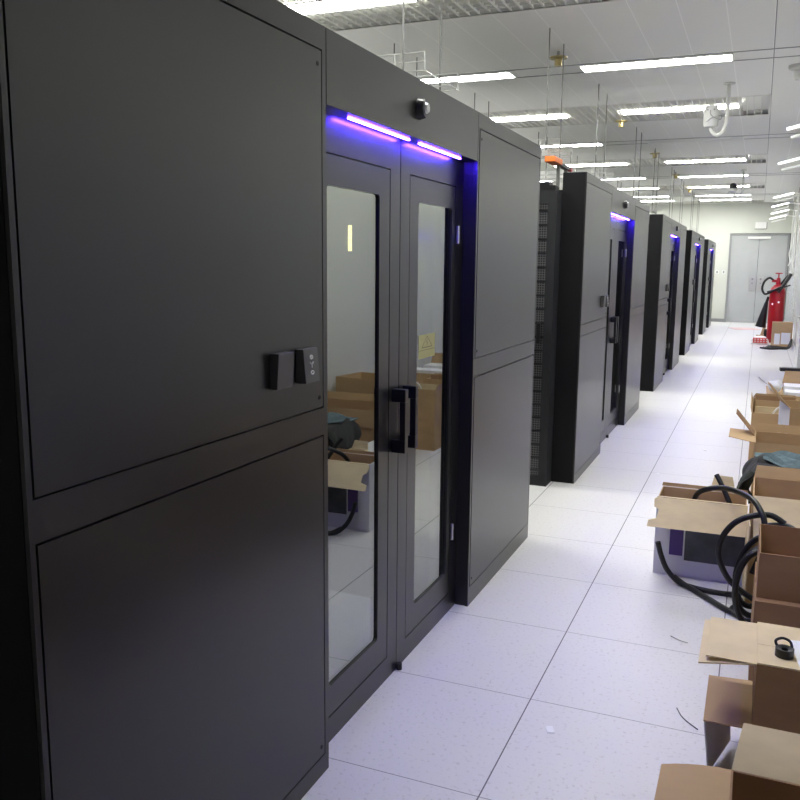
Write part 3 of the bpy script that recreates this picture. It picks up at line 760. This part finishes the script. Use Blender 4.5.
obj('shipping_label', B((-.13, -.03, -.1525, -.151, .04, .25)), M['paper'], j); obj('shipping_label', B((-.01, .15, -.1525, -.151, .05, .27)), M['paper'], j)
t = thing('packaging_bag', 'white bag with red print on the floor left of the labelled carton', 'bag', (1.19, 18.32, 0))
bm = bmesh.new(); bmesh.ops.create_grid(bm, x_segments=10, y_segments=8, size=.5)
for v in bm.verts:
    x, y = v.co.x, v.co.y; v.co = Vector((x * .34, y * .45, .02 + .13 * max(0, (1 - (2 * x) ** 4)) * max(0, (1 - (2 * y) ** 4)) + .008 * math.sin(x * 30 + y * 20)))
q = bmesh.ops.extrude_face_region(bm, geom=bm.faces[:])
for v in q['geom']:
    if isinstance(v, bmesh.types.BMVert): v.co.z = .001
obj('bag_body', bm, M['paper'], t, smooth=True)
bm = bmesh.new()
for b in range(3):
    yy = -.232 + b * .035; z0 = .035 + b * .038; box(bm, -.135, .13, yy - .012, yy + .02, z0, z0 + .018)
for a in range(5):
    x0 = -.13 + a * .054; box(bm, x0, x0 + .022, -.240, -.15, .03, .125)
obj('red_print', bm, M['redmark'], t)
tag(obj('plastic_film', B((-.30, .30, -.35, .35, .0005, .006)), M['pink'], loc=(.84, 22.6, 0), rot=(0, 0, .3)), 'flat pale pink film on the floor before the double door', 'film')
t = thing('wooden_stand', 'small tan stand on the floor beneath the black horn', 'stand', (1.21, 20.0, 0))
obj('post', B((-.03, .03, -.03, .03, .03, .26)), M['tan'], t, rot=(0, math.radians(14), 0)); obj('foot', B((-.10, .05, -.05, .05, 0, .05)), M['tan'], t)
bm = bmesh.new()
for i in range(4): tube(bm, [(1.20 + .05 * i, 17.25 + .1 * i, .014), (1.35, 17.05 + .12 * i, .016 + .008 * i), (1.52 + .03 * i, 17.12 + .1 * i, .02), (1.68, 17.2 + .11 * i, .03), (1.735, 17.55, .12 + .02 * i)], .016, n=8)
tag(obj('cable_bundle', bm, M['rubber'], smooth=True), 'black cable bundle on the floor before the labelled carton', 'cable')
t = thing('power_strip', 'small black power strip on the floor by the right wall', 'power strip', (1.62, 13.6, 0), .08)
obj('strip_body', B((-.16, .14, -.06, .06, .0, .05)), M['blackgloss'], t, bevel=.008); obj('outlet', B((-.13, .11, -.045, .045, .0505, .056)), M['framegrey'], t)
bm = bmesh.new(); tube(bm, [(1.18, 12.6, .006), (1.28, 11.9, .006), (1.38, 11.5, .006), (1.42, 11.2, .006), (1.47, 11.5, .006), (1.41, 11.65, .006), (1.47, 12.0, .006), (1.56, 11.8, .006), (1.62, 11.5, .006)], .006, n=6)
tag(obj('loose_cable', bm, M['galv'], smooth=True), 'thin grey cable lying on the floor behind the far open carton', 'cable')

# little scraps on the floor
def scrap(label, pts, m, rad):
    bm = bmesh.new(); tube(bm, pts, rad, n=6, k=4); tag(obj('wire_scrap', bm, M[m]), label, 'scrap', 'wire scraps on the floor')
scrap('thin wire scrap on the floor left of the pale carton flaps', [(.86, 3.45, .003), (.90, 3.42, .003), (.93, 3.41, .003)], 'galv', .002)
scrap('dark bent wire scrap on the tile left of the drooping flap', [(.935, 2.86, .003), (.96, 2.80, .003), (1.01, 2.745, .003)], 'framegrey', .0022)
for x, y, lab in ((.565, 2.55, 'white paper scrap on the tile joint in front of the nearest pod'), (.51, 6.28, 'tiny white scrap on the floor left of the printed box'), (.77, 7.3, 'tiny white scrap on the floor left of the pink-brown flaps')):
    tag(obj('paper_scrap', B((-.012, .012, -.02, .02, .0005, .003)), M['paper'], loc=(x, y, 0), rot=(0, 0, .4)), lab, 'scrap', 'white scraps on the floor')

# ------------------------------------------------------------------ world and view
w = bpy.data.worlds.new('world'); bpy.context.scene.world = w; w.use_nodes = True
w.node_tree.nodes['Background'].inputs[0].default_value = (.5, .5, .5, 1); w.node_tree.nodes['Background'].inputs[1].default_value = .0
vs = bpy.context.scene.view_settings
vs.view_transform = 'Standard'; vs.look = 'None'; vs.gamma = 1; vs.use_curve_mapping = False; vs.exposure = 0.0
bpy.context.scene.cycles.max_bounces = 10; bpy.context.scene.cycles.sample_clamp_indirect = 8
